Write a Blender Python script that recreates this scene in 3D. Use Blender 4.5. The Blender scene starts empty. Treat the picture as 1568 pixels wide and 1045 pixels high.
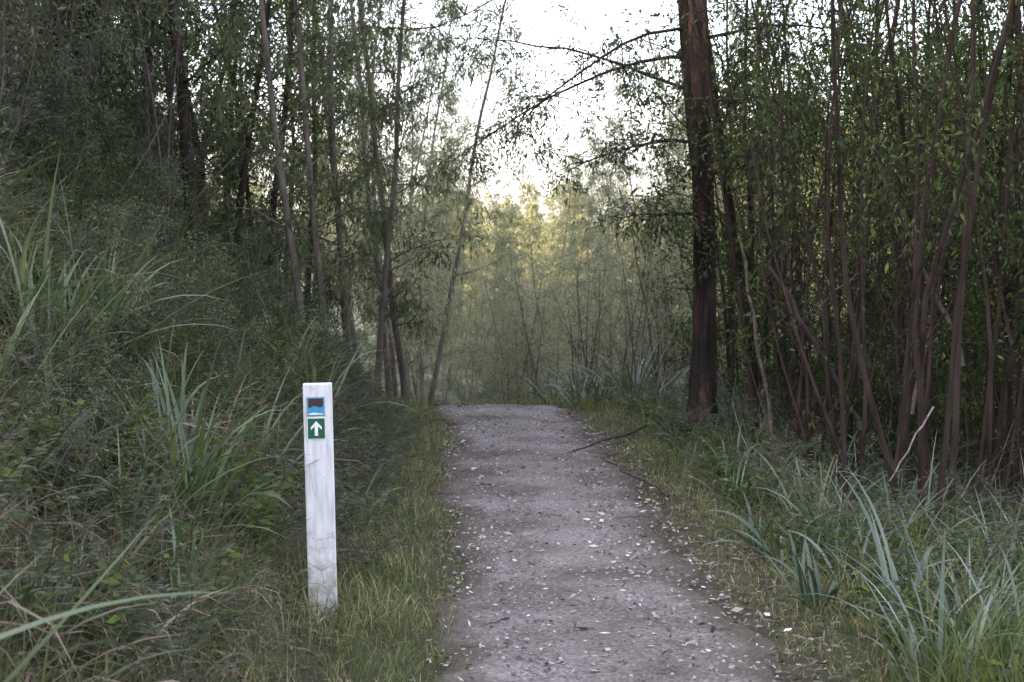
import bpy, math, numpy as np
from mathutils import Vector
R=np.random.RandomState
scene=bpy.context.scene
pi=math.pi
# ---------------------------------------------------------------- helpers
class Geo:
    def __init__(s): s.v=[];s.q=[];s.r=[];s.m=[];s.n=0
    def add(s,v,q,r,m=0):
        v=np.asarray(v,float).reshape(-1,3);q=np.asarray(q,int).reshape(-1,4)
        s.v.append(v);s.q.append(q+s.n);s.r.append(np.broadcast_to(np.asarray(r,float),(len(v),)).copy())
        s.m.append(np.full(len(q),m,int));s.n+=len(v)
    def cat(s): return np.concatenate(s.v),np.concatenate(s.q),np.concatenate(s.r),np.concatenate(s.m)
    def mesh(s,name,mats):
        v,q,r,m=s.cat()
        me=bpy.data.meshes.new(name)
        me.vertices.add(len(v));me.vertices.foreach_set('co',v.astype(np.float32).ravel())
        me.loops.add(4*len(q));me.loops.foreach_set('vertex_index',q.astype(np.int32).ravel())
        me.polygons.add(len(q));me.polygons.foreach_set('loop_start',np.arange(0,4*len(q),4,dtype=np.int32))
        me.polygons.foreach_set('material_index',m.astype(np.int32))
        a=me.attributes.new('rnd','FLOAT','POINT');a.data.foreach_set('value',r.astype(np.float32))
        for t in mats: me.materials.append(t)
        me.update(calc_edges=True)
        return me
def obj(name,me,loc=(0,0,0),rz=0,sc=1,parent=None,rx=0,ry=0):
    o=bpy.data.objects.new(name,me);scene.collection.objects.link(o)
    o.location=loc;o.rotation_euler=(rx,ry,rz);o.scale=(sc,sc,sc) if np.isscalar(sc) else sc
    if parent:o.parent=parent
    return o
def unit(a): return a/(np.linalg.norm(a,axis=-1,keepdims=True)+1e-9)
def blades(g,P,az,tilt,curv,L,W,rnd,seg=4,m=0):
    N=len(P);P=np.asarray(P,float)
    b=lambda a:np.broadcast_to(np.asarray(a,float),(N,))
    az,tilt,curv,L,W,rnd=map(b,(az,tilt,curv,L,W,rnd))
    side=np.stack([-np.sin(az),np.cos(az),np.sin(az*7.3)*0.5],1);side=unit(side)
    c=P.copy();vs=np.zeros((N,seg+1,2,3))
    for k in range(seg+1):
        s=k/seg
        w=W*(min(1,0.6+1.2*s) if s<.4 else 1-((s-.4)/.6)**1.7*0.93)*0.5
        vs[:,k,0]=c+side*w[:,None];vs[:,k,1]=c-side*w[:,None]
        t=tilt+curv*((k+.5)/seg)**1.4
        c=c+np.stack([np.cos(az)*np.sin(t),np.sin(az)*np.sin(t),np.cos(t)],1)*(L/seg)[:,None]
    base=(np.arange(N)*(seg+1)*2)[:,None]
    k=np.arange(seg)[None,:]*2
    q=np.stack([base+k,base+k+1,base+k+3,base+k+2],-1)
    g.add(vs,q,np.repeat(rnd,(seg+1)*2),m)
def leafv(P,D,L,W,rng):
    N=len(P);D=unit(D);S=unit(np.cross(D,rng.normal(size=(N,3))));
    L=np.broadcast_to(L,(N,))[:,None];W=np.broadcast_to(W,(N,))[:,None]
    return np.stack([P,P+D*L*.42+S*W*.5,P+D*L-np.array([0,0,1])*L*.12,P+D*L*.42-S*W*.5],1)
def leaves(g,P,D,L,W,rnd,rng,m=0):
    N=len(P);g.add(leafv(P,D,L,W,rng),np.arange(N*4).reshape(N,4),np.repeat(rnd,4),m)
def tube(g,pts,rad,sides=5,m=0,rnd=.5):
    pts=np.asarray(pts,float);n=len(pts);rad=np.broadcast_to(rad,(n,))
    d=unit(np.gradient(pts,axis=0));ref=np.array([.3,.9,.1]) if abs(d[0][2])>.7 else np.array([0,0,1.])
    a=unit(np.cross(d,ref));b=np.cross(d,a)
    th=np.arange(sides)/sides*2*pi
    v=pts[:,None]+(a[:,None]*np.cos(th)[None,:,None]+b[:,None]*np.sin(th)[None,:,None])*rad[:,None,None]
    i=np.arange(n-1)[:,None]*sides;j=np.arange(sides)[None];j2=(j+1)%sides
    q=np.stack([i+j,i+j2,i+sides+j2,i+sides+j],-1);g.add(v,q,rnd,m)
# ---------------------------------------------------------------- materials
def newmat(name):
    m=bpy.data.materials.new(name);m.use_nodes=True;nt=m.node_tree;nt.nodes.clear();return m,nt
def ramp(nt,stops):
    r=nt.nodes.new('ShaderNodeValToRGB');e=r.color_ramp.elements
    while len(e)<len(stops): e.new(.5)
    for i,(p,c) in enumerate(stops): e[i].position=p;e[i].color=(*c,1)
    return r
def leafmat(name,stops,trans=.3,rough=None):
    m,nt=newmat(name);L=nt.links
    at=nt.nodes.new('ShaderNodeAttribute');at.attribute_name='rnd'
    r=ramp(nt,stops);L.new(at.outputs['Fac'],r.inputs[0])
    if rough:
        p=nt.nodes.new('ShaderNodeBsdfPrincipled');p.inputs['Roughness'].default_value=rough;p.inputs['Specular IOR Level'].default_value=.5
        L.new(r.outputs[0],p.inputs['Base Color'])
    else:
        p=nt.nodes.new('ShaderNodeBsdfDiffuse');L.new(r.outputs[0],p.inputs['Color'])
    out=p.outputs[0]
    if trans>0:
        t=nt.nodes.new('ShaderNodeBsdfTranslucent')
        g=nt.nodes.new('ShaderNodeMix');g.data_type='RGBA';g.blend_type='MULTIPLY';g.inputs[0].default_value=1
        L.new(r.outputs[0],g.inputs[6]);g.inputs[7].default_value=(1.6,1.55,.85,1);L.new(g.outputs[2],t.inputs[0])
        mx=nt.nodes.new('ShaderNodeMixShader');mx.inputs[0].default_value=trans
        L.new(p.outputs[0],mx.inputs[1]);L.new(t.outputs[0],mx.inputs[2]);out=mx.outputs[0]
    o=nt.nodes.new('ShaderNodeOutputMaterial');L.new(out,o.inputs[0]);return m
def surfmat(name,stops,scale,rough=.9,bump=.4,stretch=(1,1,1),detail=8,scale2=None,stops2=None,dist=.02,coord='Object',far=None):
    m,nt=newmat(name);L=nt.links
    tc=nt.nodes.new('ShaderNodeTexCoord');mp=nt.nodes.new('ShaderNodeMapping');mp.inputs['Scale'].default_value=stretch
    L.new(tc.outputs[coord],mp.inputs[0])
    n=nt.nodes.new('ShaderNodeTexNoise');n.inputs['Scale'].default_value=scale;n.inputs['Detail'].default_value=detail;n.inputs['Roughness'].default_value=.65
    L.new(mp.outputs[0],n.inputs['Vector']);r=ramp(nt,stops);L.new(n.outputs['Fac'],r.inputs[0]);col=r.outputs[0]
    if stops2:
        n2=nt.nodes.new('ShaderNodeTexNoise');n2.inputs['Scale'].default_value=scale2;n2.inputs['Detail'].default_value=4
        L.new(mp.outputs[0],n2.inputs['Vector']);r2=ramp(nt,stops2);L.new(n2.outputs['Fac'],r2.inputs[0])
        x=nt.nodes.new('ShaderNodeMix');x.data_type='RGBA';x.blend_type='MULTIPLY';x.inputs[0].default_value=1
        L.new(col,x.inputs[6]);L.new(r2.outputs[0],x.inputs[7]);col=x.outputs[2]
    if far:
        at=nt.nodes.new('ShaderNodeAttribute');at.attribute_name='rnd'
        x=nt.nodes.new('ShaderNodeMix');x.data_type='RGBA';L.new(at.outputs['Fac'],x.inputs[0]);L.new(col,x.inputs[6])
        n3=nt.nodes.new('ShaderNodeTexNoise');n3.inputs['Scale'].default_value=.6;n3.inputs['Detail'].default_value=10;L.new(tc.outputs[coord],n3.inputs['Vector'])
        r3=ramp(nt,far);L.new(n3.outputs['Fac'],r3.inputs[0]);L.new(r3.outputs[0],x.inputs[7]);col=x.outputs[2]
    if bump<=.2:
        p=nt.nodes.new('ShaderNodeBsdfDiffuse');L.new(col,p.inputs['Color'])
    else:
        p=nt.nodes.new('ShaderNodeBsdfPrincipled');p.inputs['Roughness'].default_value=rough;p.inputs['Specular IOR Level'].default_value=.25
        L.new(col,p.inputs['Base Color'])
        bp=nt.nodes.new('ShaderNodeBump');bp.inputs['Strength'].default_value=bump;bp.inputs['Distance'].default_value=dist
        L.new(n.outputs['Fac'],bp.inputs['Height']);L.new(bp.outputs[0],p.inputs['Normal'])
    o=nt.nodes.new('ShaderNodeOutputMaterial');L.new(p.outputs[0],o.inputs[0]);return m
M_euc=leafmat('eucalypt_leaf',[(0,(.030,.041,.026)),(.5,(.072,.087,.054)),(1,(.17,.185,.115))])
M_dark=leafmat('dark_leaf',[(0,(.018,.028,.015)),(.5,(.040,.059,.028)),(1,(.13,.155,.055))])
M_watt=leafmat('wattle_leaf',[(0,(.042,.056,.041)),(.5,(.085,.102,.074)),(1,(.17,.18,.13))])
M_mid=leafmat('mid_leaf_hazed',[(0,(.07,.085,.066)),(.5,(.145,.16,.122)),(1,(.26,.27,.20))])  # mid-distance foliage: haze painted in as a paler, greyer leaf colour
M_pale=leafmat('far_leaf_hazed',[(0,(.11,.12,.08)),(.5,(.19,.195,.125)),(1,(.31,.29,.18))])  # distant trees: air haze put into the leaf colour by paling it
M_brite=leafmat('fresh_leaf',[(0,(.04,.068,.03)),(.6,(.085,.125,.05)),(1,(.15,.22,.07))],.35)
M_grass=leafmat('grass_blade',[(0,(.055,.075,.032)),(.45,(.105,.13,.055)),(.7,(.17,.18,.09)),(.85,(.28,.25,.16)),(1,(.40,.34,.23))],.3)
M_fine=leafmat('wiry_grass',[(0,(.048,.057,.035)),(.4,(.09,.10,.063)),(.6,(.15,.145,.10)),(.8,(.24,.205,.155)),(1,(.38,.33,.27))],.25)
M_strap=leafmat('strap_leaf',[(0,(.035,.058,.03)),(.6,(.08,.115,.055)),(.93,(.15,.19,.10)),(1,(.35,.30,.2))],.25,.35)
M_blue=leafmat('blue_strap_leaf',[(0,(.032,.053,.033)),(.6,(.074,.105,.07)),(.9,(.14,.18,.125)),(1,(.36,.31,.22))],.2,.35)
M_dead=leafmat('dead_leaf',[(0,(.06,.045,.035)),(.5,(.16,.12,.09)),(1,(.36,.29,.23))],.15)
M_lit=leafmat('litter_leaf',[(0,(.08,.06,.045)),(.45,(.18,.14,.11)),(.75,(.34,.30,.27)),(1,(.60,.57,.55))],0)
M_bark=surfmat('dark_bark',[(.3,(.014,.011,.010)),(.7,(.060,.046,.039))],14,stretch=(1,1,.15),bump=.2)
M_barkg=surfmat('grey_bark',[(.3,(.055,.045,.04)),(.7,(.18,.15,.13))],12,stretch=(1,1,.15),bump=.2)
M_char=surfmat('stringy_red_bark',[(.38,(.014,.012,.011)),(.50,(.035,.024,.02)),(.60,(.12,.062,.043)),(.75,(.23,.145,.105))],7,stretch=(1.3,1.3,.16),bump=1,dist=.05,scale2=1.1,stops2=[(.42,(.3,.28,.28)),(.56,(1,1,1))])
M_twig=surfmat('twig_bark',[(.3,(.035,.028,.026)),(.7,(.12,.095,.09))],20,bump=.2)
M_pstick=surfmat('bleached_wood',[(.3,(.09,.075,.068)),(.7,(.21,.185,.17))],20,bump=.2)
M_soil=surfmat('forest_floor',[(.3,(.025,.02,.015)),(.5,(.06,.048,.033)),(.7,(.11,.09,.06))],6,bump=.8,scale2=.35,stops2=[(.35,(.6,.8,.5)),(.65,(1,1,1))],dist=.05,far=[(.3,(.03,.042,.024)),(.5,(.075,.085,.05)),(.7,(.15,.15,.09))])
# ---------------------------------------------------------------- terrain
def sm(a,b,x): t=np.clip((x-a)/(b-a),0,1);return t*t*(3-2*t)
def nz(x,y,f=1,s=0):
    return (np.sin(x*1.7*f+s+1.3*np.sin(y*1.1*f+s))+np.sin(y*2.1*f+2*s+1.1*np.sin(x*1.5*f))+.6*np.sin((x+y)*3.7*f+s)+.5*np.sin((x-1.3*y)*4.9*f))/3.1
def cpath(y): y=np.asarray(y,float);return .62-.0407*y-.055*np.maximum(0,y-14.3)**2
def cb(y):
    y=np.asarray(y,float);q=.055*np.maximum(0,y-14.3)**2
    return .62-.0407*np.minimum(y,60)-5.0*(1-np.exp(-q/5.0))
def h(x,y):
    x=np.asarray(x,float);y=np.asarray(y,float)
    s=x-cb(y);t=np.maximum(0,-s-1.1)
    a=t*t/(t+.35)
    bank=np.where(a<4.6,1.02*a,4.69+.58*(a-4.6));bank=np.minimum(bank,20+.05*a)
    bank=bank*(1-.8*sm(50,85,y))*(1-.9*sm(60,160,-x))
    bank+=nz(x,y,1.1)*.13*sm(.1,1,t)+nz(x,y,.35,3)*.4*sm(2,6,t)
    r=np.maximum(0,s-.8)
    fall=-1.6*(1-np.exp(-r*.09))+nz(x,y,.9,5)*.05*sm(.2,1,r)
    dip=-2.6*(1-np.exp(-np.maximum(0,y-16)*.055))
    ridge=17*np.exp(-((x-52)/30)**2-((y-135)/45)**2)
    far=11*sm(200,460,y)+12*sm(60,200,x)+nz(x,y,.02,2)*3*sm(150,300,y)
    return bank+fall+dip+ridge+far+nz(x,y,3.1,1)*.004
def graded(lo,hi,c0,c1,d):
    a=[c0]
    while a[-1]<c1:a.append(a[-1]+d)
    st=d
    while a[-1]<hi: st*=1.13;a.append(a[-1]+st)
    b=[c0];st=d
    while b[-1]>lo: st*=1.13;b.append(b[-1]-st)
    return np.array(b[:0:-1]+a)
xs=graded(-700,700,-8,6,.14);ys=graded(-200,1500,1,30,.14)
X,Y=np.meshgrid(xs,ys);Z=h(X,Y)
g=Geo();nx=len(xs);ny=len(ys)
i=np.arange(ny-1)[:,None]*nx;j=np.arange(nx-1)[None]
g.add(np.stack([X,Y,Z],-1),np.stack([i+j,i+j+1,i+nx+j+1,i+nx+j],-1),sm(26,55,Y).ravel())
obj('ground',g.mesh('ground',[M_soil]))
# path ------------------------------------------------------------------
def pathmat():
    m,nt=newmat('gravel_path');L=nt.links;N=nt.nodes.new
    tc=N('ShaderNodeTexCoord')
    n1=N('ShaderNodeTexNoise');n1.inputs['Scale'].default_value=1.6;n1.inputs['Detail'].default_value=7
    n2=N('ShaderNodeTexNoise');n2.inputs['Scale'].default_value=48;n2.inputs['Detail'].default_value=5;n2.inputs['Roughness'].default_value=.75
    v=N('ShaderNodeTexVoronoi');v.inputs['Scale'].default_value=75
    for n in(n1,n2,v):L.new(tc.outputs['Object'],n.inputs['Vector'])
    r1=ramp(nt,[(.34,(.088,.072,.062)),(.5,(.16,.137,.128)),(.66,(.225,.197,.19))]);L.new(n1.outputs['Fac'],r1.inputs[0])
    r2=ramp(nt,[(.3,(.3,.29,.29)),(.5,(.95,.95,.95)),(.72,(1.7,1.7,1.7))]);L.new(n2.outputs['Fac'],r2.inputs[0])
    r3=ramp(nt,[(0,(.75,.75,.77)),(.5,(1,1,1)),(1,(1.3,1.25,1.2))]);L.new(v.outputs['Color'],r3.inputs[0])
    a=N('ShaderNodeMix');a.data_type='RGBA';a.blend_type='MULTIPLY';a.inputs[0].default_value=1
    L.new(r1.outputs[0],a.inputs[6]);L.new(r2.outputs[0],a.inputs[7])
    b=N('ShaderNodeMix');b.data_type='RGBA';b.blend_type='MULTIPLY';b.inputs[0].default_value=1
    L.new(a.outputs[2],b.inputs[6]);L.new(r3.outputs[0],b.inputs[7])
    at=N('ShaderNodeAttribute');at.attribute_name='rnd'
    n4=N('ShaderNodeTexNoise');n4.inputs['Scale'].default_value=6;n4.inputs['Detail'].default_value=8;L.new(tc.outputs['Object'],n4.inputs['Vector'])
    ad=N('ShaderNodeMath');ad.operation='ADD';L.new(at.outputs['Fac'],ad.inputs[0]);L.new(n4.outputs['Fac'],ad.inputs[1])
    r4=ramp(nt,[(.58,(0,0,0)),(.86,(1,1,1))]);
    sb=N('ShaderNodeMath');sb.operation='MULTIPLY';sb.inputs[1].default_value=.75;L.new(ad.outputs[0],sb.inputs[0]);L.new(sb.outputs[0],r4.inputs[0])
    c=N('ShaderNodeMix');c.data_type='RGBA';L.new(r4.outputs[0],c.inputs[0]);L.new(b.outputs[2],c.inputs[6])
    d=N('ShaderNodeMix');d.data_type='RGBA';d.blend_type='MULTIPLY';d.inputs[0].default_value=1;d.inputs[6].default_value=(.085,.068,.052,1);L.new(r2.outputs[0],d.inputs[7])
    L.new(d.outputs[2],c.inputs[7])
    p=N('ShaderNodeBsdfPrincipled');p.inputs['Roughness'].default_value=.85;p.inputs['Specular IOR Level'].default_value=.3;L.new(c.outputs[2],p.inputs['Base Color'])
    bp=N('ShaderNodeBump');bp.inputs['Strength'].default_value=.8;bp.inputs['Distance'].default_value=.014
    L.new(n2.outputs['Fac'],bp.inputs['Height']);L.new(bp.outputs[0],p.inputs['Normal'])
    o=N('ShaderNodeOutputMaterial');L.new(p.outputs[0],o.inputs[0]);return m
py=np.arange(-6,23,.08);pu=np.linspace(-1,1,25)
U,V=np.meshgrid(pu,py)
wl=.66+.07*np.sin(V*1.3)+.05*np.sin(V*3.7+1)+.03*np.sin(V*9)
wr=.66+.06*np.sin(V*1.1+2)+.05*np.sin(V*4.1)+.03*np.sin(V*8+1)
PX=cpath(V)+np.where(U<0,U*wl,U*wr);PZ=h(PX,V)+.008+.03*(1-np.abs(U)**3)-.012*np.exp(-((np.abs(U)-.45)/.15)**2)+nz(PX,V,2.3)*.0025
PZ-=.05*(np.abs(U)>.97)
g=Geo();n=len(pu);i=np.arange(len(py)-1)[:,None]*n;j=np.arange(n-1)[None]
g.add(np.stack([PX,V,PZ],-1),np.stack([i+j,i+j+1,i+n+j+1,i+n+j],-1),(np.clip((np.abs(U)-.45)/.55,0,1)*.9).ravel())
obj('gravel_path',g.mesh('gravel_path',[pathmat()]))
# ---------------------------------------------------------------- litter on path
rng=R(5);g=Geo()
N=6500;y=3+14*rng.rand(N)**1.2;u=rng.uniform(-1.15,1.6,N)*np.where(rng.rand(N)<.5,1,.85);x=cpath(y)+u*.66
P=np.stack([x,y,h(x,y)+.037+.006*rng.rand(N)-.03*(np.abs(u)>1)],1)
D=np.stack([rng.normal(size=N),rng.normal(size=N),rng.uniform(-.02,.35,N)],1)
Ls=rng.uniform(.010,.034,N)*np.where(rng.rand(N)<.08,2.0,1)
D=unit(D);S=unit(np.cross(D,np.array([0,0,1.])+rng.normal(size=(N,3))*.35));Wd=(Ls*rng.uniform(.25,.6,N))[:,None];Lc=Ls[:,None]
v=np.stack([P,P+D*Lc*.45+S*Wd*.5,P+D*Lc,P+D*Lc*.45-S*Wd*.5],1);g.add(v,np.arange(N*4).reshape(N,4),np.repeat(rng.rand(N)**1.15,4))
obj('leaf_litter',g.mesh('leaf_litter',[M_lit]))
M_peb=leafmat('pebble_stone',[(0,(.07,.06,.06)),(.5,(.17,.15,.15)),(1,(.38,.35,.34))],0)
g=Geo();N=9000;y=4+13*rng.rand(N)**1.3;u=rng.uniform(-1.02,1.02,N);x=cpath(y)+u*.66
P=np.stack([x,y,h(x,y)+.028*(1-np.abs(u)**3)+.006],1);sz=.003+.009*rng.rand(N)**3
th=rng.rand(N)*pi
ring=np.stack([np.stack([np.cos(th+k*pi/2)*sz*(1.3 if k%2 else .9),np.sin(th+k*pi/2)*sz*(1.3 if k%2 else .9),-sz*.2],1) for k in range(4)],1)
v=np.concatenate([P[:,None]+ring,P[:,None]+ring*.55+np.stack([0*sz,0*sz,sz*.8],1)[:,None]],1)
b=(np.arange(N)*8)[:,None,None];q=np.array([[0,1,5,4],[1,2,6,5],[2,3,7,6],[3,0,4,7],[4,5,6,7]])[None]+b
g.add(v,q,np.repeat(rng.rand(N),8));obj('loose_gravel',g.mesh('loose_gravel',[M_peb]))
g=Geo()
for k in range(110):
    y=rng.uniform(4,16.5);u=rng.uniform(.7,1.8)*(1 if k%3 else -1);x=cpath(y)+u*.66;a=rng.rand()*6.3;l=rng.uniform(.06,.25)*(1.8 if k%12==0 else 1)
    if k%10==0: x=cpath(y)+rng.uniform(-.4,.4)
    t=np.linspace(0,1,6);px=x+np.cos(a)*l*t+rng.normal(0,.006,6);pyy=y+np.sin(a)*l*t+rng.normal(0,.006,6)
    tube(g,np.stack([px,pyy,h(px,pyy)+.04+rng.rand(6)*.012],1),np.linspace(.004,.0015,6)*rng.uniform(.5,1.2),4)
obj('fallen_twigs',g.mesh('fallen_twigs',[M_twig]))
# ---------------------------------------------------------------- trees
def pline(p,d,L,n,rng,wob,up=0.):
    pts=[np.array(p,float)];d=np.array(d,float);d/=np.linalg.norm(d)
    for k in range(n):
        d=d+rng.normal(0,wob,3)+np.array([0,0,up]);d/=np.linalg.norm(d);pts.append(pts[-1]+d*L/n)
    return np.array(pts)
def tree(seed,H,r0,cs,nb,bl,lL,lW,lpt,droop=-.06,elev=.7,stems=1,spread=0.,lean=0.,wob=.05,hang=.6,fill=.28,twt=5,sub=5,bare=0.,top=1.0,subt=True):
    rng=R(seed);g=Geo();TP=[];TD=[]
    for s in range(stems):
        a0=rng.rand()*2*pi;ln=lean if stems==1 else rng.uniform(.3,1)*spread
        Hs=H*(1 if stems==1 else rng.uniform(.65,1.05));rr=r0*(1 if stems==1 else rng.uniform(.5,1))
        n=14;tr=pline([rng.normal(0,.08)*(stems>1),rng.normal(0,.08)*(stems>1),-.25],[math.cos(a0)*ln,math.sin(a0)*ln,1],Hs,n,rng,wob,.02)
        tr_r=rr*(1-.88*np.linspace(0,1,n+1)**.9);tr_r[0]*=1.35;tr_r[1]*=1.05
        tube(g,tr,tr_r,7 if r0>.05 else 5,0)
        for b in range(nb):
            t=cs+(top-cs)*(b+rng.rand())/nb;f=t*n;k=min(int(f),n-1);p=tr[k]+(tr[k+1]-tr[k])*(f-k)
            az=b*2.4+rng.rand()*1.2;el=elev+rng.normal(0,.2);tt=(t-cs)/(1-cs+1e-6)
            bL=bl*(1-.55*tt)*rng.uniform(.5,1.2)*(.6+.4*min(1,tt*5+.3))
            br=pline(p,[math.cos(az)*math.cos(el),math.sin(az)*math.cos(el),math.sin(el)],bL,5,rng,.13,droop)
            r1=max(.004,tr_r[k]*.38);tube(g,br,np.linspace(r1,.0025,6),3,0)
            for c in range(sub):
                f2=rng.uniform(.25,1)*5;k2=min(int(f2),4);p2=br[k2]+(br[k2+1]-br[k2])*(f2-k2)
                d2=unit(br[k2+1]-br[k2]+rng.normal(0,.6,3));sb=pline(p2,d2,bL*rng.uniform(.2,.42),2,rng,.2,droop*1.2)
                if subt: tube(g,sb,np.linspace(max(.003,r1*.35),.0015,3),3,0)
                if rng.rand()<bare: continue
                for w in range(twt):
                    f3=rng.uniform(.1,1)*2;k3=min(int(f3),1);TP.append(sb[k3]+(sb[k3+1]-sb[k3])*(f3-k3));TD.append(unit(sb[k3+1]-sb[k3]+rng.normal(0,.7,3)))
    V,Q,_,_=g.cat()
    TP=np.array(TP);TD=np.array(TD);T=len(TP);cl=rng.rand(T)
    P=np.repeat(TP,lpt,0);D=np.repeat(TD,lpt,0);n=len(P);al=rng.rand(n,1)*fill
    P=P+D*al+rng.normal(0,.03+.05*fill,(n,3));LD=unit(D*.6+rng.normal(0,.6,(n,3))-np.array([0,0,hang]))
    LV=leafv(P,LD,lL*rng.uniform(.6,1.25,n),lW*rng.uniform(.7,1.3,n),rng)
    return V,Q,LV,np.clip(np.repeat(cl,lpt)*.5+rng.rand(n)*.5,0,1)
euc=[tree(10+k,11,.052,.12,32,1.5,.10,.022,10,hang=1.0,elev=.5,lean=.05) for k in range(4)]
drk=[tree(30+k,8.5,.04,.14,24,1.35,.07,.025,9,hang=.3,elev=.6,lean=.12,wob=.06,droop=-.03) for k in range(4)]
wat=[tree(50+k,4.2,.03,.08,12,1.15,.065,.015,10,stems=4,spread=.35,hang=.2,elev=.6,fill=.22,twt=4,sub=4) for k in range(3)]
shr=[tree(70+k,2.1,.016,.05,7,.75,.055,.020,8,stems=4,spread=.6,hang=.2,fill=.16,twt=4,sub=4) for k in range(3)]
bar=[tree(90+k,4.5,.022,.1,12,.9,.05,.012,6,stems=4,spread=.22,elev=.9,sub=4,bare=.75,twt=2,droop=.02) for k in range(3)]
pol=[tree(130+k,6.5,.023,.3,10,.8,.06,.020,6,elev=.8,sub=4,bare=.3,twt=3,lean=.18,wob=.06) for k in range(4)]
far=[tree(110+k,11,.13,.12,22,2.3,.30,.11,6,hang=.7,elev=.6,sub=4,twt=4,fill=.5,subt=False) for k in range(3)]
rng=R(77)
def inst(g,src,x,y,sc,mb,ml,thin=True,keep=1.,lk=(.16,1.0,.15)):
    V,Q,LV,lr=src;a=rng.rand()*6.28;sc=sc*rng.uniform(.92,1.08);c,s=math.cos(a)*sc,math.sin(a)*sc
    M=np.array([[c,-s,0],[s,c,0],[0,0,sc]]);o=np.array([x,y,float(h(x,y))])
    g.add(V@M.T+o,Q,.5,mb)
    W=LV@M.T+o;sh=rng.uniform(-.18,.18)
    if thin:
        z=W[:,0,2];lim=1.6+lk[0]*W[:,0,1]+lk[1];k=((z<lim)|(rng.rand(len(z))<lk[2]))&(rng.rand(len(z))<keep);W=W[k];lr=lr[k]
    g.add(W,np.arange(len(W)*4).reshape(-1,4),np.repeat(np.clip(lr+sh,0,1),4),ml)
def place(name,ms,x,y,sc=1,mats=None,k=None,keep=1.,lk=(.16,1.0,.15)):
    g=Geo();inst(g,ms[rng.randint(len(ms)) if k is None else k],x,y,sc,0,1,True,keep,lk);return obj(name,g.mesh(name,mats))
EU=[M_barkg,M_euc];DK=[M_bark,M_dark];E2=[M_bark,M_euc];EM=[M_barkg,M_mid]  # EM: eucalypts further back, with haze in the leaf colour
cnt=0
while cnt<50:
    y=rng.uniform(8.5,42);x=float(cb(y))-rng.uniform(2.2,10)
    if x<-.36*y-1.5: continue
    if y<13 and x>-3.0: continue
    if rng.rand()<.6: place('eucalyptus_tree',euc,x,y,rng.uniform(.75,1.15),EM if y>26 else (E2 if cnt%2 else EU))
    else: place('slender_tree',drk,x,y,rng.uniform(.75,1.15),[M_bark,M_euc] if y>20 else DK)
    cnt+=1
for (u,y,s,t) in [(35,12,1.3,0),(100,13,.9,1),(150,12.5,.9,1),(300,13,1.1,0),(205,15,1,1),(250,17,1,1),(350,16,.9,1),(395,18,1,0),(330,20,1.1,1),(430,19,.95,1),(420,23,1,1),(290,19,1,1),(385,25,1.1,1),(60,14.5,1,1),(460,21,1,0)]:
    if t: place('slender_tree',drk,(u-784)/2460*y,y,s*1.05,DK)
    else: place('eucalyptus_tree',euc,(u-784)/2460*y,y,s,E2)
for (u,y,s) in [(505,15.5,.8),(538,18,.95),(598,22,1.0),(628,19.5,.9),(650,27,1.0),(575,17,.8),(470,14.5,.75),(644,31,.95),(622,35,1.0),(610,27,1),(560,24,1),(625,40,1.0)]:
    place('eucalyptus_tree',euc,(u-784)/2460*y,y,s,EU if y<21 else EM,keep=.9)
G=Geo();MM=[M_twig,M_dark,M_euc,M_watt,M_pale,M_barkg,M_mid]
cnt=0
while cnt<60:
    y=rng.uniform(9,34);x=float(cb(y))-rng.uniform(2.0,8)
    if x<-.34*y-1: continue
    if y<14 and x>-2.7: continue
    if rng.rand()<.5: inst(G,shr[rng.randint(3)],x,y,rng.uniform(.6,1.1),0,rng.choice([1,2,2]))
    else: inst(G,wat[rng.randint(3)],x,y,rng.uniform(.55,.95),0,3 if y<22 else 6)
    cnt+=1
cnt=0
while cnt<100:   # low woody undergrowth across the bank
    y=rng.uniform(5.5,17);x=float(cb(y))-rng.uniform(1.7,6)
    if x<-.34*y-.4: continue
    inst(G,shr[rng.randint(3)],x,y,rng.uniform(.2,.48)*(1.3 if x<float(cb(y))-3 else 1),0,rng.choice([1,2,3]));cnt+=1
for k in range(34):
    y=rng.uniform(8,26);x=max(float(cb(y))-rng.uniform(2.5,7),-.33*y);inst(G,bar[k%3],x,y,rng.uniform(.4,1.0),0,1)
obj('hillside_shrubs',G.mesh('hillside_shrubs',MM))
LK=(.085,.6,.22)
cnt=0
while cnt<33:
    y=rng.uniform(9.5,22);x=rng.uniform(1.9,.36*y+.8)
    if x<1.9+max(0,(y-16))*.07 : continue
    if y<13 and x<2.6: continue
    if abs(x-.118*y)<.25 and y<15: continue
    if rng.rand()<.88: place('slender_tree',drk,x,y,rng.uniform(.7,1.1),DK,keep=.85,lk=LK)
    else: place('eucalyptus_tree',euc,x,y,rng.uniform(.7,1.0),E2,keep=.7,lk=LK)
    cnt+=1
G=Geo();c=0
while c<100:
    y=rng.uniform(9,22);x=rng.uniform(2.0,.34*y+.4)
    if x<.135*y: continue
    inst(G,pol[c%4],x,y,rng.uniform(.5,1.2),0,1);c+=1
for k in range(34):
    y=rng.uniform(9.5,22);x=rng.uniform(.14*y+.3,.34*y+.6);inst(G,bar[k%3],x,y,rng.uniform(.6,1.2),0,1)
for k in range(44):
    y=rng.uniform(10.5,22);x=rng.uniform(2.3,.34*y+.6);inst(G,shr[k%3],x,y,rng.uniform(.4,.85),0,1)
obj('forest_understorey',G.mesh('forest_understorey',[M_bark]+MM[1:]))
G=Geo()
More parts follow.
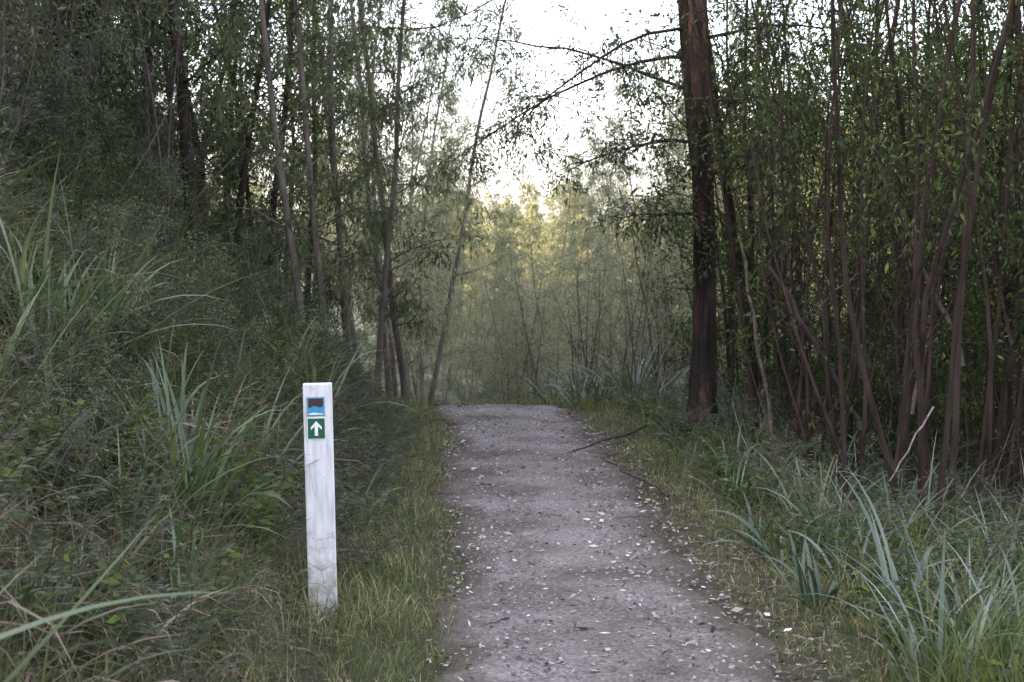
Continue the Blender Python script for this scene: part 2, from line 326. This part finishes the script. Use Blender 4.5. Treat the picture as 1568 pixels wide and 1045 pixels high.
for (x,y,s) in [(.0,24,.6),(.7,24,.7),(1.5,23,.8),(2.3,22,.9),(1.1,27,.85),(2.0,27,1.1),(3.1,24,1.1),(3.3,28,1.2),(1.3,31,1.05),(2.6,19.5,.75),(.2,33,.8),(.5,36,.95),(2.5,32,1.2),(.1,40,1.05),(1.4,38,1.1),(-.7,46,1.1),(4.2,30,1.2),(-.3,28,.55),(-1.0,33,.5),(-1.6,36,.55),(-1.0,40,.8),(-2.4,41,.8),(-1.9,47,.9),(-2.9,50,1.0),(-1.2,55,1.2),(-2.3,60,1.2),(.3,50,1.2),(-3.4,45,1.1),(.9,44,1.1)]:
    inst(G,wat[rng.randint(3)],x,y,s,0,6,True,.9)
for (x,y,s) in [(.9,21.6,.65),(1.4,21,.75),(1.9,20,.7),(.3,22.5,.6),(1.6,20.6,.8),(1.1,22,.75),(2.1,21,.8)]: inst(G,bar[rng.randint(3)],x,y,s,0,6)
for (x,y,s) in [(0,21.5,.5),(.6,20.8,.5),(1.6,19.6,.6),(2.2,18.3,.6),(2.6,17,.6),(1.2,20.4,.5),(-.5,20.5,.35),(-1.0,22.5,.4)]: inst(G,shr[rng.randint(3)],x,y,s,0,6)
obj('wattle_thicket',G.mesh('wattle_thicket',MM))
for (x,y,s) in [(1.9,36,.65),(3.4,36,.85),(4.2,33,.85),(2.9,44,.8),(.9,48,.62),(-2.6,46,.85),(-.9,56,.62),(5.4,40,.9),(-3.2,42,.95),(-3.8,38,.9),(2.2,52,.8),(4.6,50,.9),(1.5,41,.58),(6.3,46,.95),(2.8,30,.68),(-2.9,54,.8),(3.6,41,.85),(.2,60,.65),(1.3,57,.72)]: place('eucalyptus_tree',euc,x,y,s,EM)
G=Geo()
for k in range(330):
    if k<130: y=rng.uniform(58,170);x=rng.uniform(-.2,.38)*y
    elif k<230: y=rng.uniform(80,165);x=rng.uniform(.12*y,.38*y+6)
    elif k<280: y=rng.uniform(180,420);x=rng.uniform(-.12,.2)*y
    else: y=rng.uniform(70,150);x=rng.uniform(-.07,.11)*y
    sc=rng.uniform(.6,1.05)
    if -.07<x/y<.11 and y<180: sc*=.72
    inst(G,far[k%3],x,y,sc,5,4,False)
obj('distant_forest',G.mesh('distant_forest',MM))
# big red-brown bark tree ------------------------------------------------
rng2=R(3);g=Geo();bx,by=1.66,14.0;bz=float(h(bx,by))
zz=np.linspace(-.2,8,30);tr=np.stack([bx-.012*zz+.03*np.sin(zz*1.1),by+.02*np.sin(zz),bz+zz],1)
rad=.104*(1-.045*zz)+.07*np.exp(-np.maximum(zz,0)*3.5)
th=np.arange(18)/18*2*pi
v=[]
for k in range(30):
    rr=rad[k]*(1+.10*np.sin(3*th+zz[k]*.7)+.05*np.sin(7*th+zz[k]*2)+rng2.normal(0,.05,18));v.append(np.stack([tr[k,0]+rr*np.cos(th),tr[k,1]+rr*np.sin(th),np.full(18,tr[k,2])],1))
i=np.arange(29)[:,None]*18;j=np.arange(18)[None];g.add(np.array(v),np.stack([i+j,i+(j+1)%18,i+18+(j+1)%18,i+18+j],-1),.5,0)
st=pline([bx-.06,by-.02,bz+2.4],[-.09,0,1],5.5,12,rng2,.02,0);tube(g,st,np.linspace(.06,.04,13),10,1)
TP=[];TD=[]
spec=[(3.0,pi,.45,2.3),(3.3,pi*.95,.15,2.5),(3.6,pi*1.08,.1,2.3),(2.6,pi*.9,.0,1.4),(3.9,pi*1.0,.2,2.8),(4.2,.3,.3,1.6),(2.9,.1,.25,1.3),(3.5,-.4,.3,1.5),(2.0,pi*1.1,-.1,.9),(4.6,pi*.9,.3,2.6),(2.3,0.2,.35,.8),(5,pi*1.1,.4,2.5),(5.3,.2,.3,2),(4.4,-1.5,.2,1.6)]
for (z0,az,el,L) in spec:
    p=[bx,by,bz+z0];br=pline(p,[math.cos(az)*math.cos(el),math.sin(az)*math.cos(el),math.sin(el)],L,9,rng2,.10,-.055)
    tube(g,br,np.linspace(.018,.003,10),5,1)
    for c in range(14):
        f=rng2.uniform(.2,1)*9;k=min(int(f),8);p2=br[k];sb=pline(p2,unit(br[k+1]-br[k]+rng2.normal(0,.6,3)),L*rng2.uniform(.12,.35),4,rng2,.2,-.08);tube(g,sb,np.linspace(.006,.0015,5),4,1)
        for w in range(6): kk=rng2.randint(1,5);TP.append(sb[kk]);TD.append(unit(sb[kk]-sb[kk-1]+rng2.normal(0,.6,3)))
TP=np.array(TP);TD=np.array(TD);lp=17;P=np.repeat(TP,lp,0);D=np.repeat(TD,lp,0);n=len(P)
P=P+D*rng2.rand(n,1)*.22+rng2.normal(0,.03,(n,3));leaves(g,P,unit(D+rng2.normal(0,.5,(n,3))-[0,0,.4]),.06*rng2.uniform(.6,1.2,n),.015,rng2.rand(n),rng2,2)
obj('stringybark_tree',g.mesh('stringybark_tree',[M_char,M_bark,M_euc]))
# ---------------------------------------------------------------- undergrowth
rng=R(21)
PXX,PYY=-.808,6.8
def wp(u,v,d): return np.array([(u-784)/2460*d,d,1.6-(v-380)/2460*d])
def bankpts(N,smin,smax,y0,y1,pw=1.0,side=-1,margin=.6):
    out=[]
    while len(out)<N:
        y=y0+(y1-y0)*rng.rand()**pw;s=rng.uniform(smin,smax);x=float(cb(y))+side*s
        if abs(x)>.33*y+margin: continue
        if side<0 and 4.6<y<7.1 and abs(x+.119*y)<.32: continue
        out.append((x,y))
    return np.array(out)
def tuft(g,pts,nb,L,W,tilt,curv,rad,m=0,seg=5,rr=(0,1)):
    for (x,y) in pts:
        n=max(4,int(nb*rng.uniform(.6,1.3)));s=rng.uniform(.7,1.25)
        e=float(abs(x-cb(y)));s*=np.clip((e-.5)/1.1,.35,1)
        a=rng.rand(n)*2*pi;rd=rng.rand(n)*rad
        bxx=x+np.cos(a)*rd;byy=y+np.sin(a)*rd
        aa=a+rng.normal(0,.6,n);cl=rng.rand()
        blades(g,np.stack([bxx,byy,h(bxx,byy)-.01],1),aa,np.abs(rng.normal(tilt,.25,n)),rng.uniform(curv*.2,curv*1.4,n),L*s*rng.uniform(.4,1.15,n),W*rng.uniform(.6,1.3,n),np.clip(rr[0]+(rr[1]-rr[0])*(cl*.45+rng.rand(n)*.55),0,1),seg,m)
g=Geo()
def lawn(N,s0,s1,y0,y1,L,W,rb=.1):
    y=y0+(y1-y0)*rng.rand(N)**1.25;s=rng.uniform(s0,s1,N);keep=nz(s*3+7,y,1.5,2)>rng.uniform(-1.1,.5,N)
    y=y[keep];s=s[keep];x=cpath(y)+s+.05*np.sin(y*3);n=len(x)
    edge=np.clip((np.abs(s)-.45)/.55,.25,1)
    blades(g,np.stack([x,y,h(x,y)],1),rng.rand(n)*6.28,np.abs(rng.normal(.35,.4,n)),rng.uniform(.2,1.8,n),L*edge*rng.uniform(.3,1.3,n),W*rng.uniform(.6,1.3,n),np.clip(rb+rng.rand(n)*(.92-rb)-.15*nz(x,y,2,1),0,1),3)
lawn(60000,-1.9,-.5,3.5,18,.16,.004,.1);lawn(32000,.66,1.9,3.5,19,.10,.004,.1)
y=rng.uniform(15.5,24,14000);x=rng.uniform(-3,3.2,14000);k=np.abs(x-cpath(y))>.62;x=x[k];y=y[k];n=len(x)
blades(g,np.stack([x,y,h(x,y)],1),rng.rand(n)*6.28,np.abs(rng.normal(.2,.3,n)),rng.uniform(.2,1.4,n),rng.uniform(.08,.3,n),.006,rng.rand(n)*.85,3)
tuft(g,[(PXX+a,PYY+b) for a,b in [(-.12,-.1),(.08,-.1),(.12,.0),(-.14,.02),(0,-.12),(.16,.1)]],20,.2,.004,.3,1.1,.06,0,4)
obj('grass',g.mesh('grass',[M_grass]))
g=Geo()
tuft(g,bankpts(1250,1.3,6.5,3.2,17,1.0),32,.42,.0048,.55,1.9,.14,0,4)
tuft(g,bankpts(420,.95,1.8,5,17,1.0),28,.32,.004,.5,1.6,.14,0,4)
tuft(g,bankpts(600,1.3,9,14,30,1.0),24,.6,.008,.5,1.8,.2,0,4)
obj('bank_grass',g.mesh('bank_grass',[M_fine]))
g=Geo()
tuft(g,bankpts(380,1.2,6,3.4,18),24,.42,.008,.35,1.3,.08,0,4,(0,.8))
tuft(g,bankpts(480,1.0,4.5,4,17,1,1),26,.42,.005,.4,1.4,.16,0,4)
tuft(g,[((u-784)/2460*d,d) for u,d in [(1480,4.9),(1530,4.7),(1560,5.0),(1440,5.2),(1500,5.4),(1550,5.6),(1400,5.5),(1580,4.5),(1460,5.7),(1590,5.2),(1520,5.9)]],36,.8,.007,.28,1.1,.16,0,6,(0,.7))
obj('meadow_grass',g.mesh('meadow_grass',[M_grass]))
g=Geo()
tuft(g,bankpts(85,1.5,6,5,20),26,.8,.017,.32,1.3,.06,0,7)
obj('sword_grass',g.mesh('sword_grass',[M_strap]))
g=Geo()
tuft(g,bankpts(80,1.2,3.2,8,18,1,1),26,.62,.013,.4,1.3,.14,0,6)
tuft(g,bankpts(30,1.3,2.2,5.5,9,1,1),18,.5,.013,.45,1.2,.12,0,6)
tuft(g,[(.75,17.2),(1.0,17.6),(1.3,17),(.55,18),(1.5,16.2),(1.25,16.4),(.9,17.0)],36,1.0,.018,.3,1.1,.1,0,7)
obj('flax_lily',g.mesh('flax_lily',[M_blue]))
g=Geo()
def arc(pts3,w,r):
    p=np.array(pts3);t=np.linspace(0,1,12)[:,None];c=(1-t)**2*p[0]+2*t*(1-t)*p[1]+t*t*p[2]
    d=unit(np.gradient(c,axis=0));s=unit(np.cross(d,[0,-.5,1.]));ww=(w*.5*(1-np.linspace(0,1,12)**2.5*.95))[:,None]
    v=np.stack([c+s*ww,c-s*ww],1);k=np.arange(11)*2;g.add(v,np.stack([k,k+1,k+3,k+2],-1),r,0)
arc([(-1.45,2.7,.55),(-.95,2.8,1.02),tuple(wp(362,912,2.9))],.020,.75)
arc([(-1.45,2.9,.3),(-.95,2.8,.75),tuple(wp(235,790,2.95))],.018,.65)
arc([(-1.3,3.0,.2),(-1.2,2.9,.95),tuple(wp(-20,790,2.8))],.012,.6)
arc([(-1.35,3.0,.3),(-1.1,2.9,.85),tuple(wp(60,850,3.0))],.014,.9)
arc([(-1.2,3.3,.1),(-.95,3.2,.8),tuple(wp(300,1000,3.1))],.010,.5)
tuft(g,[(-1.3,3.1),(-1.5,3.5)],16,.6,.013,.3,1.2,.05,0,7)
for (u,v,d) in [(90,600,7.5),(60,640,7.2),(300,770,6.6),(480,470,11),(440,450,11.5),(540,640,9),(215,420,10),(150,520,8),(120,580,7.6),(380,640,8)]:
    p=wp(u,v,d);tuft(g,[(p[0],p[1])],26,.85,.018,.3,1.1,.06,0,8,(.4,.9))
obj('sword_grass',g.mesh('sword_grass_near',[M_strap]))
g=Geo()
for (u,d) in [(1330,7.6),(1250,9),(1400,7.0),(1180,10.5),(1480,6.4),(1540,6.0),(1120,11.5),(1290,8.3),(1440,5.9),(1210,8.2),(1160,8.8),(1260,7.2)]:
    tuft(g,[((u-784)/2460*d,d)],24,.78,.019,.4,1.3,.14,0,8,(.1,1.0))
obj('flax_lily',g.mesh('flax_lily_near',[M_blue]))
def herbs(g,pts,nst,Hh,lL,lW,per,m=0):
    for (x,y) in pts:
        z=float(h(x,y))
        for s in range(nst):
            a=rng.rand()*6.28;l=Hh*rng.uniform(.5,1.1);st=pline([x,y,z],[math.cos(a)*.4,math.sin(a)*.4,1],l,5,rng,.12,-.02)
            tube(g,st,np.linspace(.003,.0015,6),3,1)
            t=np.linspace(.25,1,per)*5;k=np.minimum(t.astype(int),4);P=st[k]+(st[k+1]-st[k])*(t-k)[:,None]
            an=np.arange(per)*2.5+a;D=np.stack([np.cos(an),np.sin(an),rng.uniform(-.2,.5,per)],1)
            leaves(g,P,D,lL*rng.uniform(.6,1.2,per),lW*rng.uniform(.7,1.2,per),rng.rand(per),rng,m)
g=Geo();herbs(g,bankpts(520,1.4,5,4,16),5,.32,.058,.024,11)
herbs(g,bankpts(260,1.2,3.2,5,15,1,1),5,.28,.055,.022,12)
for (u,v,d) in [(370,700,7.2),(300,690,7.2),(330,720,7.0),(390,740,7.0),(260,700,7.3)]: herbs(g,[wp(u,v,d)[:2]]*2,5,.42,.075,.03,14)
obj('broadleaf_herbs',g.mesh('broadleaf_herbs',[M_brite,M_twig]))
g=Geo()
for (x,y) in np.concatenate([bankpts(380,1.3,6,4,20),bankpts(60,.95,1.5,6,15),bankpts(200,1.2,3.4,5.5,17,1,1)]):
    z=float(h(x,y));sc=rng.uniform(.7,1.5);cl=rng.rand()
    for f in range(8):
        a=rng.rand()*6.28;fr=pline([x,y,z+rng.rand()*.25*sc],[math.cos(a),math.sin(a),rng.uniform(.3,1.4)],.3*sc,4,rng,.1,-.12)
        n=34;t=rng.uniform(.1,1,n)*4;k=np.minimum(t.astype(int),3);P=fr[k]+(fr[k+1]-fr[k])*(t-k)[:,None];d=fr[k+1]-fr[k]
        sd=unit(np.cross(d,[0,0,1.]))*np.where(rng.rand(n)<.5,1,-1)[:,None]
        leaves(g,P,unit(sd+unit(d)*.5+rng.normal(0,.2,(n,3))),.05*sc*(1.1-t/4*.7),.007,np.clip(cl*.5+rng.rand(n)*.5,0,1),rng,0)
        tube(g,fr,.0015,3,1)
obj('wattle_seedlings',g.mesh('wattle_seedlings',[M_watt,M_twig]))
g=Geo()
tuft(g,bankpts(520,1.4,6,3.8,18),20,.45,.010,.9,1.9,.08,0,4)
tuft(g,bankpts(150,1.3,4,6,16,1,1),16,.35,.008,.9,1.7,.1,0,4)
for (u,v,d) in [(300,560,8.2),(330,545,8.3),(270,590,8.0),(345,580,8.2),(60,740,6.3),(40,500,9),(310,600,8),(230,630,7.6),(120,680,7)]:
    p=wp(u,v,d);tuft(g,[(p[0],p[1])],56,.62,.014,1.2,1.7,.14,0,6)
obj('dead_fronds',g.mesh('dead_fronds',[M_dead]))
g=Geo();N=26000;y=3.5+20*rng.rand(N);x=rng.uniform(-.34,.36,N)*y;k=(x-cpath(y)>.6)|(x-cpath(y)<-1.0);x=x[k];y=y[k];n=len(x)
P=np.stack([x,y,h(x,y)+.015+rng.rand(n)*.04],1);leaves(g,P,np.stack([rng.normal(size=n),rng.normal(size=n),rng.normal(size=n)*.3],1),rng.uniform(.02,.08,n),rng.uniform(.005,.013,n),rng.rand(n)*.65,rng)
obj('forest_litter',g.mesh('forest_litter',[M_lit]))
g=Geo()
for k in range(280):
    side=rng.choice([-1,1]);p=bankpts(1,1.5,6 if side<0 else 4.5,5,19,1,side)[0];z=float(h(*p));a=rng.rand()*6.28
    if p[1]<8.5: continue
    L=rng.uniform(.4,1.3);st=pline([p[0],p[1],z+.02],[math.cos(a),math.sin(a),rng.uniform(.2,1.8)],L,6,rng,.08,-.02);tube(g,st,np.linspace(.006,.002,7)*rng.uniform(.6,1.2),4,k%5==0)
for (A,B,r,m) in [((1175,400,11),(1300,620,11.5),.022,0),((1290,600,11.5),(1340,690,11.5),.025,0),((1365,738,8),(1432,625,8.5),.006,1),((1240,480,12),(1450,300,13),.015,0),((1000,330,15),(1060,410,14),.015,0),((1055,560,14),(1010,600,13.5),.008,1),((1130,360,12),(1190,700,11.5),.018,0),((1320,200,12),(1480,560,11),.02,0),((1500,150,12),(1400,640,11),.018,0),((1420,60,13),(1560,420,12),.016,0),((880,690,12),(990,655,14),.012,0),((920,700,11.5),(1020,760,10),.01,0)]:
    a=wp(*A);b=wp(*B);t=np.linspace(0,1,9)[:,None];c=a+(b-a)*t+rng.normal(0,.005 if m else .012,(9,3));c[:,2]=np.maximum(c[:,2],h(c[:,0],c[:,1])+.02);tube(g,c,np.linspace(r*.6,r,9),6,m)
obj('dead_branches',g.mesh('dead_branches',[M_twig,M_pstick]))
# ---------------------------------------------------------------- trail post
def box(name,c,s,mat,par,bev=0.):
    import bmesh
    bm=bmesh.new();bmesh.ops.create_cube(bm,size=1)
    for v in bm.verts:v.co=Vector((v.co.x*s[0]+c[0],v.co.y*s[1]+c[1],v.co.z*s[2]+c[2]))
    if bev:bmesh.ops.bevel(bm,geom=bm.edges[:],offset=bev,segments=2,profile=.5,affect='EDGES')
    me=bpy.data.meshes.new(name);bm.to_mesh(me);bm.free();me.materials.append(mat);return obj(name,me,parent=par)
def polyo(name,pts,y,mat,par,th=.0012):
    me=bpy.data.meshes.new(name);n=len(pts)
    v=[(p[0],y,p[1]) for p in pts]+[(p[0],y+th,p[1]) for p in pts]
    f=[tuple(range(n)),tuple(range(2*n-1,n-1,-1))]+[(i,i+n,(i+1)%n+n,(i+1)%n) for i in range(n)]
    me.from_pydata(v,[],f);me.materials.append(mat);return obj(name,me,parent=par)
def postmat():
    m,nt=newmat('weathered_white_paint');L=nt.links;N=nt.nodes.new
    tc=N('ShaderNodeTexCoord');mp=N('ShaderNodeMapping');mp.inputs['Scale'].default_value=(1,1,.12);L.new(tc.outputs['Object'],mp.inputs[0])
    n=N('ShaderNodeTexNoise');n.inputs['Scale'].default_value=45;n.inputs['Detail'].default_value=8;L.new(mp.outputs[0],n.inputs['Vector'])
    r=ramp(nt,[(.3,(.48,.47,.48)),(.5,(.62,.62,.64)),(.7,(.72,.72,.73))]);L.new(n.outputs['Fac'],r.inputs[0])
    n2=N('ShaderNodeTexNoise');n2.inputs['Scale'].default_value=16;n2.inputs['Detail'].default_value=10;n2.inputs['Roughness'].default_value=.7;L.new(tc.outputs['Object'],n2.inputs['Vector'])
    sx=N('ShaderNodeSeparateXYZ');L.new(tc.outputs['Object'],sx.inputs[0])
    mr=N('ShaderNodeMapRange');mr.inputs[1].default_value=0;mr.inputs[2].default_value=.42;mr.inputs[3].default_value=.38;mr.inputs[4].default_value=0;L.new(sx.outputs['Z'],mr.inputs[0])
    ad=N('ShaderNodeMath');ad.operation='ADD';L.new(mr.outputs[0],ad.inputs[0]);L.new(n2.outputs['Fac'],ad.inputs[1])
    r2=ramp(nt,[(.60,(0,0,0)),(.85,(1,1,1))]);L.new(ad.outputs[0],r2.inputs[0])
    x=N('ShaderNodeMix');x.data_type='RGBA';L.new(r2.outputs[0],x.inputs[0]);L.new(r.outputs[0],x.inputs[6]);x.inputs[7].default_value=(.30,.29,.25,1)
    p=N('ShaderNodeBsdfPrincipled');p.inputs['Roughness'].default_value=.6;L.new(x.outputs[2],p.inputs['Base Color'])
    b=N('ShaderNodeBump');b.inputs['Strength'].default_value=.25;b.inputs['Distance'].default_value=.003;L.new(n.outputs['Fac'],b.inputs['Height']);L.new(b.outputs[0],p.inputs['Normal'])
    o=N('ShaderNodeOutputMaterial');L.new(p.outputs[0],o.inputs[0]);return m
def flatc(name,c,rough=.45):
    return surfmat(name,[(.3,tuple(a*.85 for a in c)),(.7,tuple(min(1,a*1.1) for a in c))],60,rough=rough,bump=.25,dist=.0005)
mw=postmat();mblue=flatc('blue_label',(.06,.27,.48));mbrn=flatc('brown_label',(.05,.035,.035));mgr=flatc('green_label',(.015,.10,.055));mwh=flatc('white_label',(.75,.78,.76));mrim=flatc('label_rim',(.35,.42,.46));mgroove=flatc('crack_dark',(.25,.24,.22))
pe=bpy.data.objects.new('trail_marker_post',None);scene.collection.objects.link(pe)
pe.location=(PXX,PYY,float(h(PXX,PYY))+.02);pe.rotation_euler=(math.radians(1),math.radians(-1),math.radians(5))
PW=.122;f=-.028
box('post_board',(0,0,.42),(PW,.055,1.16),mw,pe,.004)
cz=.905;cx=-.008
box('trail_label_backing',(cx,f-.0012,cz),(.076,.002,.082),mrim,pe)
box('trail_label_blue',(cx,f-.0035,cz),(.070,.002,.076),mblue,pe)
polyo('trail_label_silhouette',[(cx-.031,cz+.034),(cx+.031,cz+.034),(cx+.031,cz+.002),(cx+.022,cz-.003),(cx+.010,cz-.001),(cx-.002,cz+.004),(cx-.014,cz+.003),(cx-.024,cz-.004),(cx-.031,cz-.002)],f-.0065,mbrn,pe)
polyo('trail_label_wave',[(cx-.031,cz-.030),(cx-.01,cz-.026),(cx+.031,cz-.031),(cx+.031,cz-.034),(cx-.031,cz-.034)],f-.0065,mwh,pe)
cz=.812
box('arrow_label_border',(cx,f-.0012,cz),(.078,.002,.092),mwh,pe)
box('arrow_label_green',(cx,f-.0035,cz),(.071,.002,.085),mgr,pe)
a=[(0,.031),(.023,.006),(.023,-.006),(.007,.009),(.007,-.031),(-.007,-.031),(-.007,.009),(-.023,-.006),(-.023,.006)]
polyo('arrow',[(cx+p[0],cz+p[1]) for p in a],f-.0065,mwh,pe)
tg=Geo();
for (x0,z0,x1,z1,w) in [(-.06,.24,.0,.205,.0022),(.0,.205,.06,.23,.0018),(-.045,.66,-.02,.52,.0012),(-.01,.63,.02,.60,.001),(.0,.21,.012,.12,.0015),(-.03,.33,.05,.345,.001),(.008,.60,.012,.5,.001)]:
    t=np.linspace(0,1,8);tube(tg,np.stack([x0+(x1-x0)*t+R(4).normal(0,.0015,8),np.full(8,f+.0004),z0+(z1-z0)*t],1),w*.6,4)
obj('paint_cracks',tg.mesh('paint_cracks',[mgroove]),parent=pe)
# ---------------------------------------------------------------- light, sky, camera
az=math.radians(-104);el=math.radians(19)
S=Vector((math.sin(az)*math.cos(el),math.cos(az)*math.cos(el),math.sin(el)))
w=bpy.data.worlds.new('World');scene.world=w;w.use_nodes=True;nt=w.node_tree;bg=nt.nodes['Background']
sk=nt.nodes.new('ShaderNodeTexSky');sk.sky_type='NISHITA';sk.sun_disc=False;sk.sun_elevation=el;sk.sun_rotation=az%(2*pi);sk.dust_density=3;sk.air_density=1.0
hs=nt.nodes.new('ShaderNodeHueSaturation');hs.inputs['Saturation'].default_value=.45
tn=nt.nodes.new('ShaderNodeMix');tn.data_type='RGBA';tn.blend_type='MULTIPLY';tn.inputs[0].default_value=1;tn.inputs[7].default_value=(1.03,.985,1.03,1)
nt.links.new(sk.outputs[0],hs.inputs['Color']);nt.links.new(hs.outputs[0],tn.inputs[6]);nt.links.new(tn.outputs[2],bg.inputs['Color']);bg.inputs['Strength'].default_value=1.15
sl=bpy.data.lights.new('sun','SUN');sl.energy=14;sl.angle=math.radians(.5);sl.color=(1,.82,.60)
so=bpy.data.objects.new('sun',sl);scene.collection.objects.link(so);so.rotation_euler=S.to_track_quat('Z','Y').to_euler()
cam=bpy.data.cameras.new('camera');co=bpy.data.objects.new('camera',cam);scene.collection.objects.link(co);scene.camera=co
cam.sensor_width=22.3;cam.lens=35;cam.clip_end=4000;cam.clip_start=.05
co.location=(0,0,1.6+float(h(0.62,0)));co.rotation_euler=(math.radians(90-3.32),0,0)
cam.dof.use_dof=True;cam.dof.focus_distance=8.0;cam.dof.aperture_fstop=4.5
scene.view_settings.view_transform='Standard';scene.view_settings.look='None';scene.view_settings.exposure=0
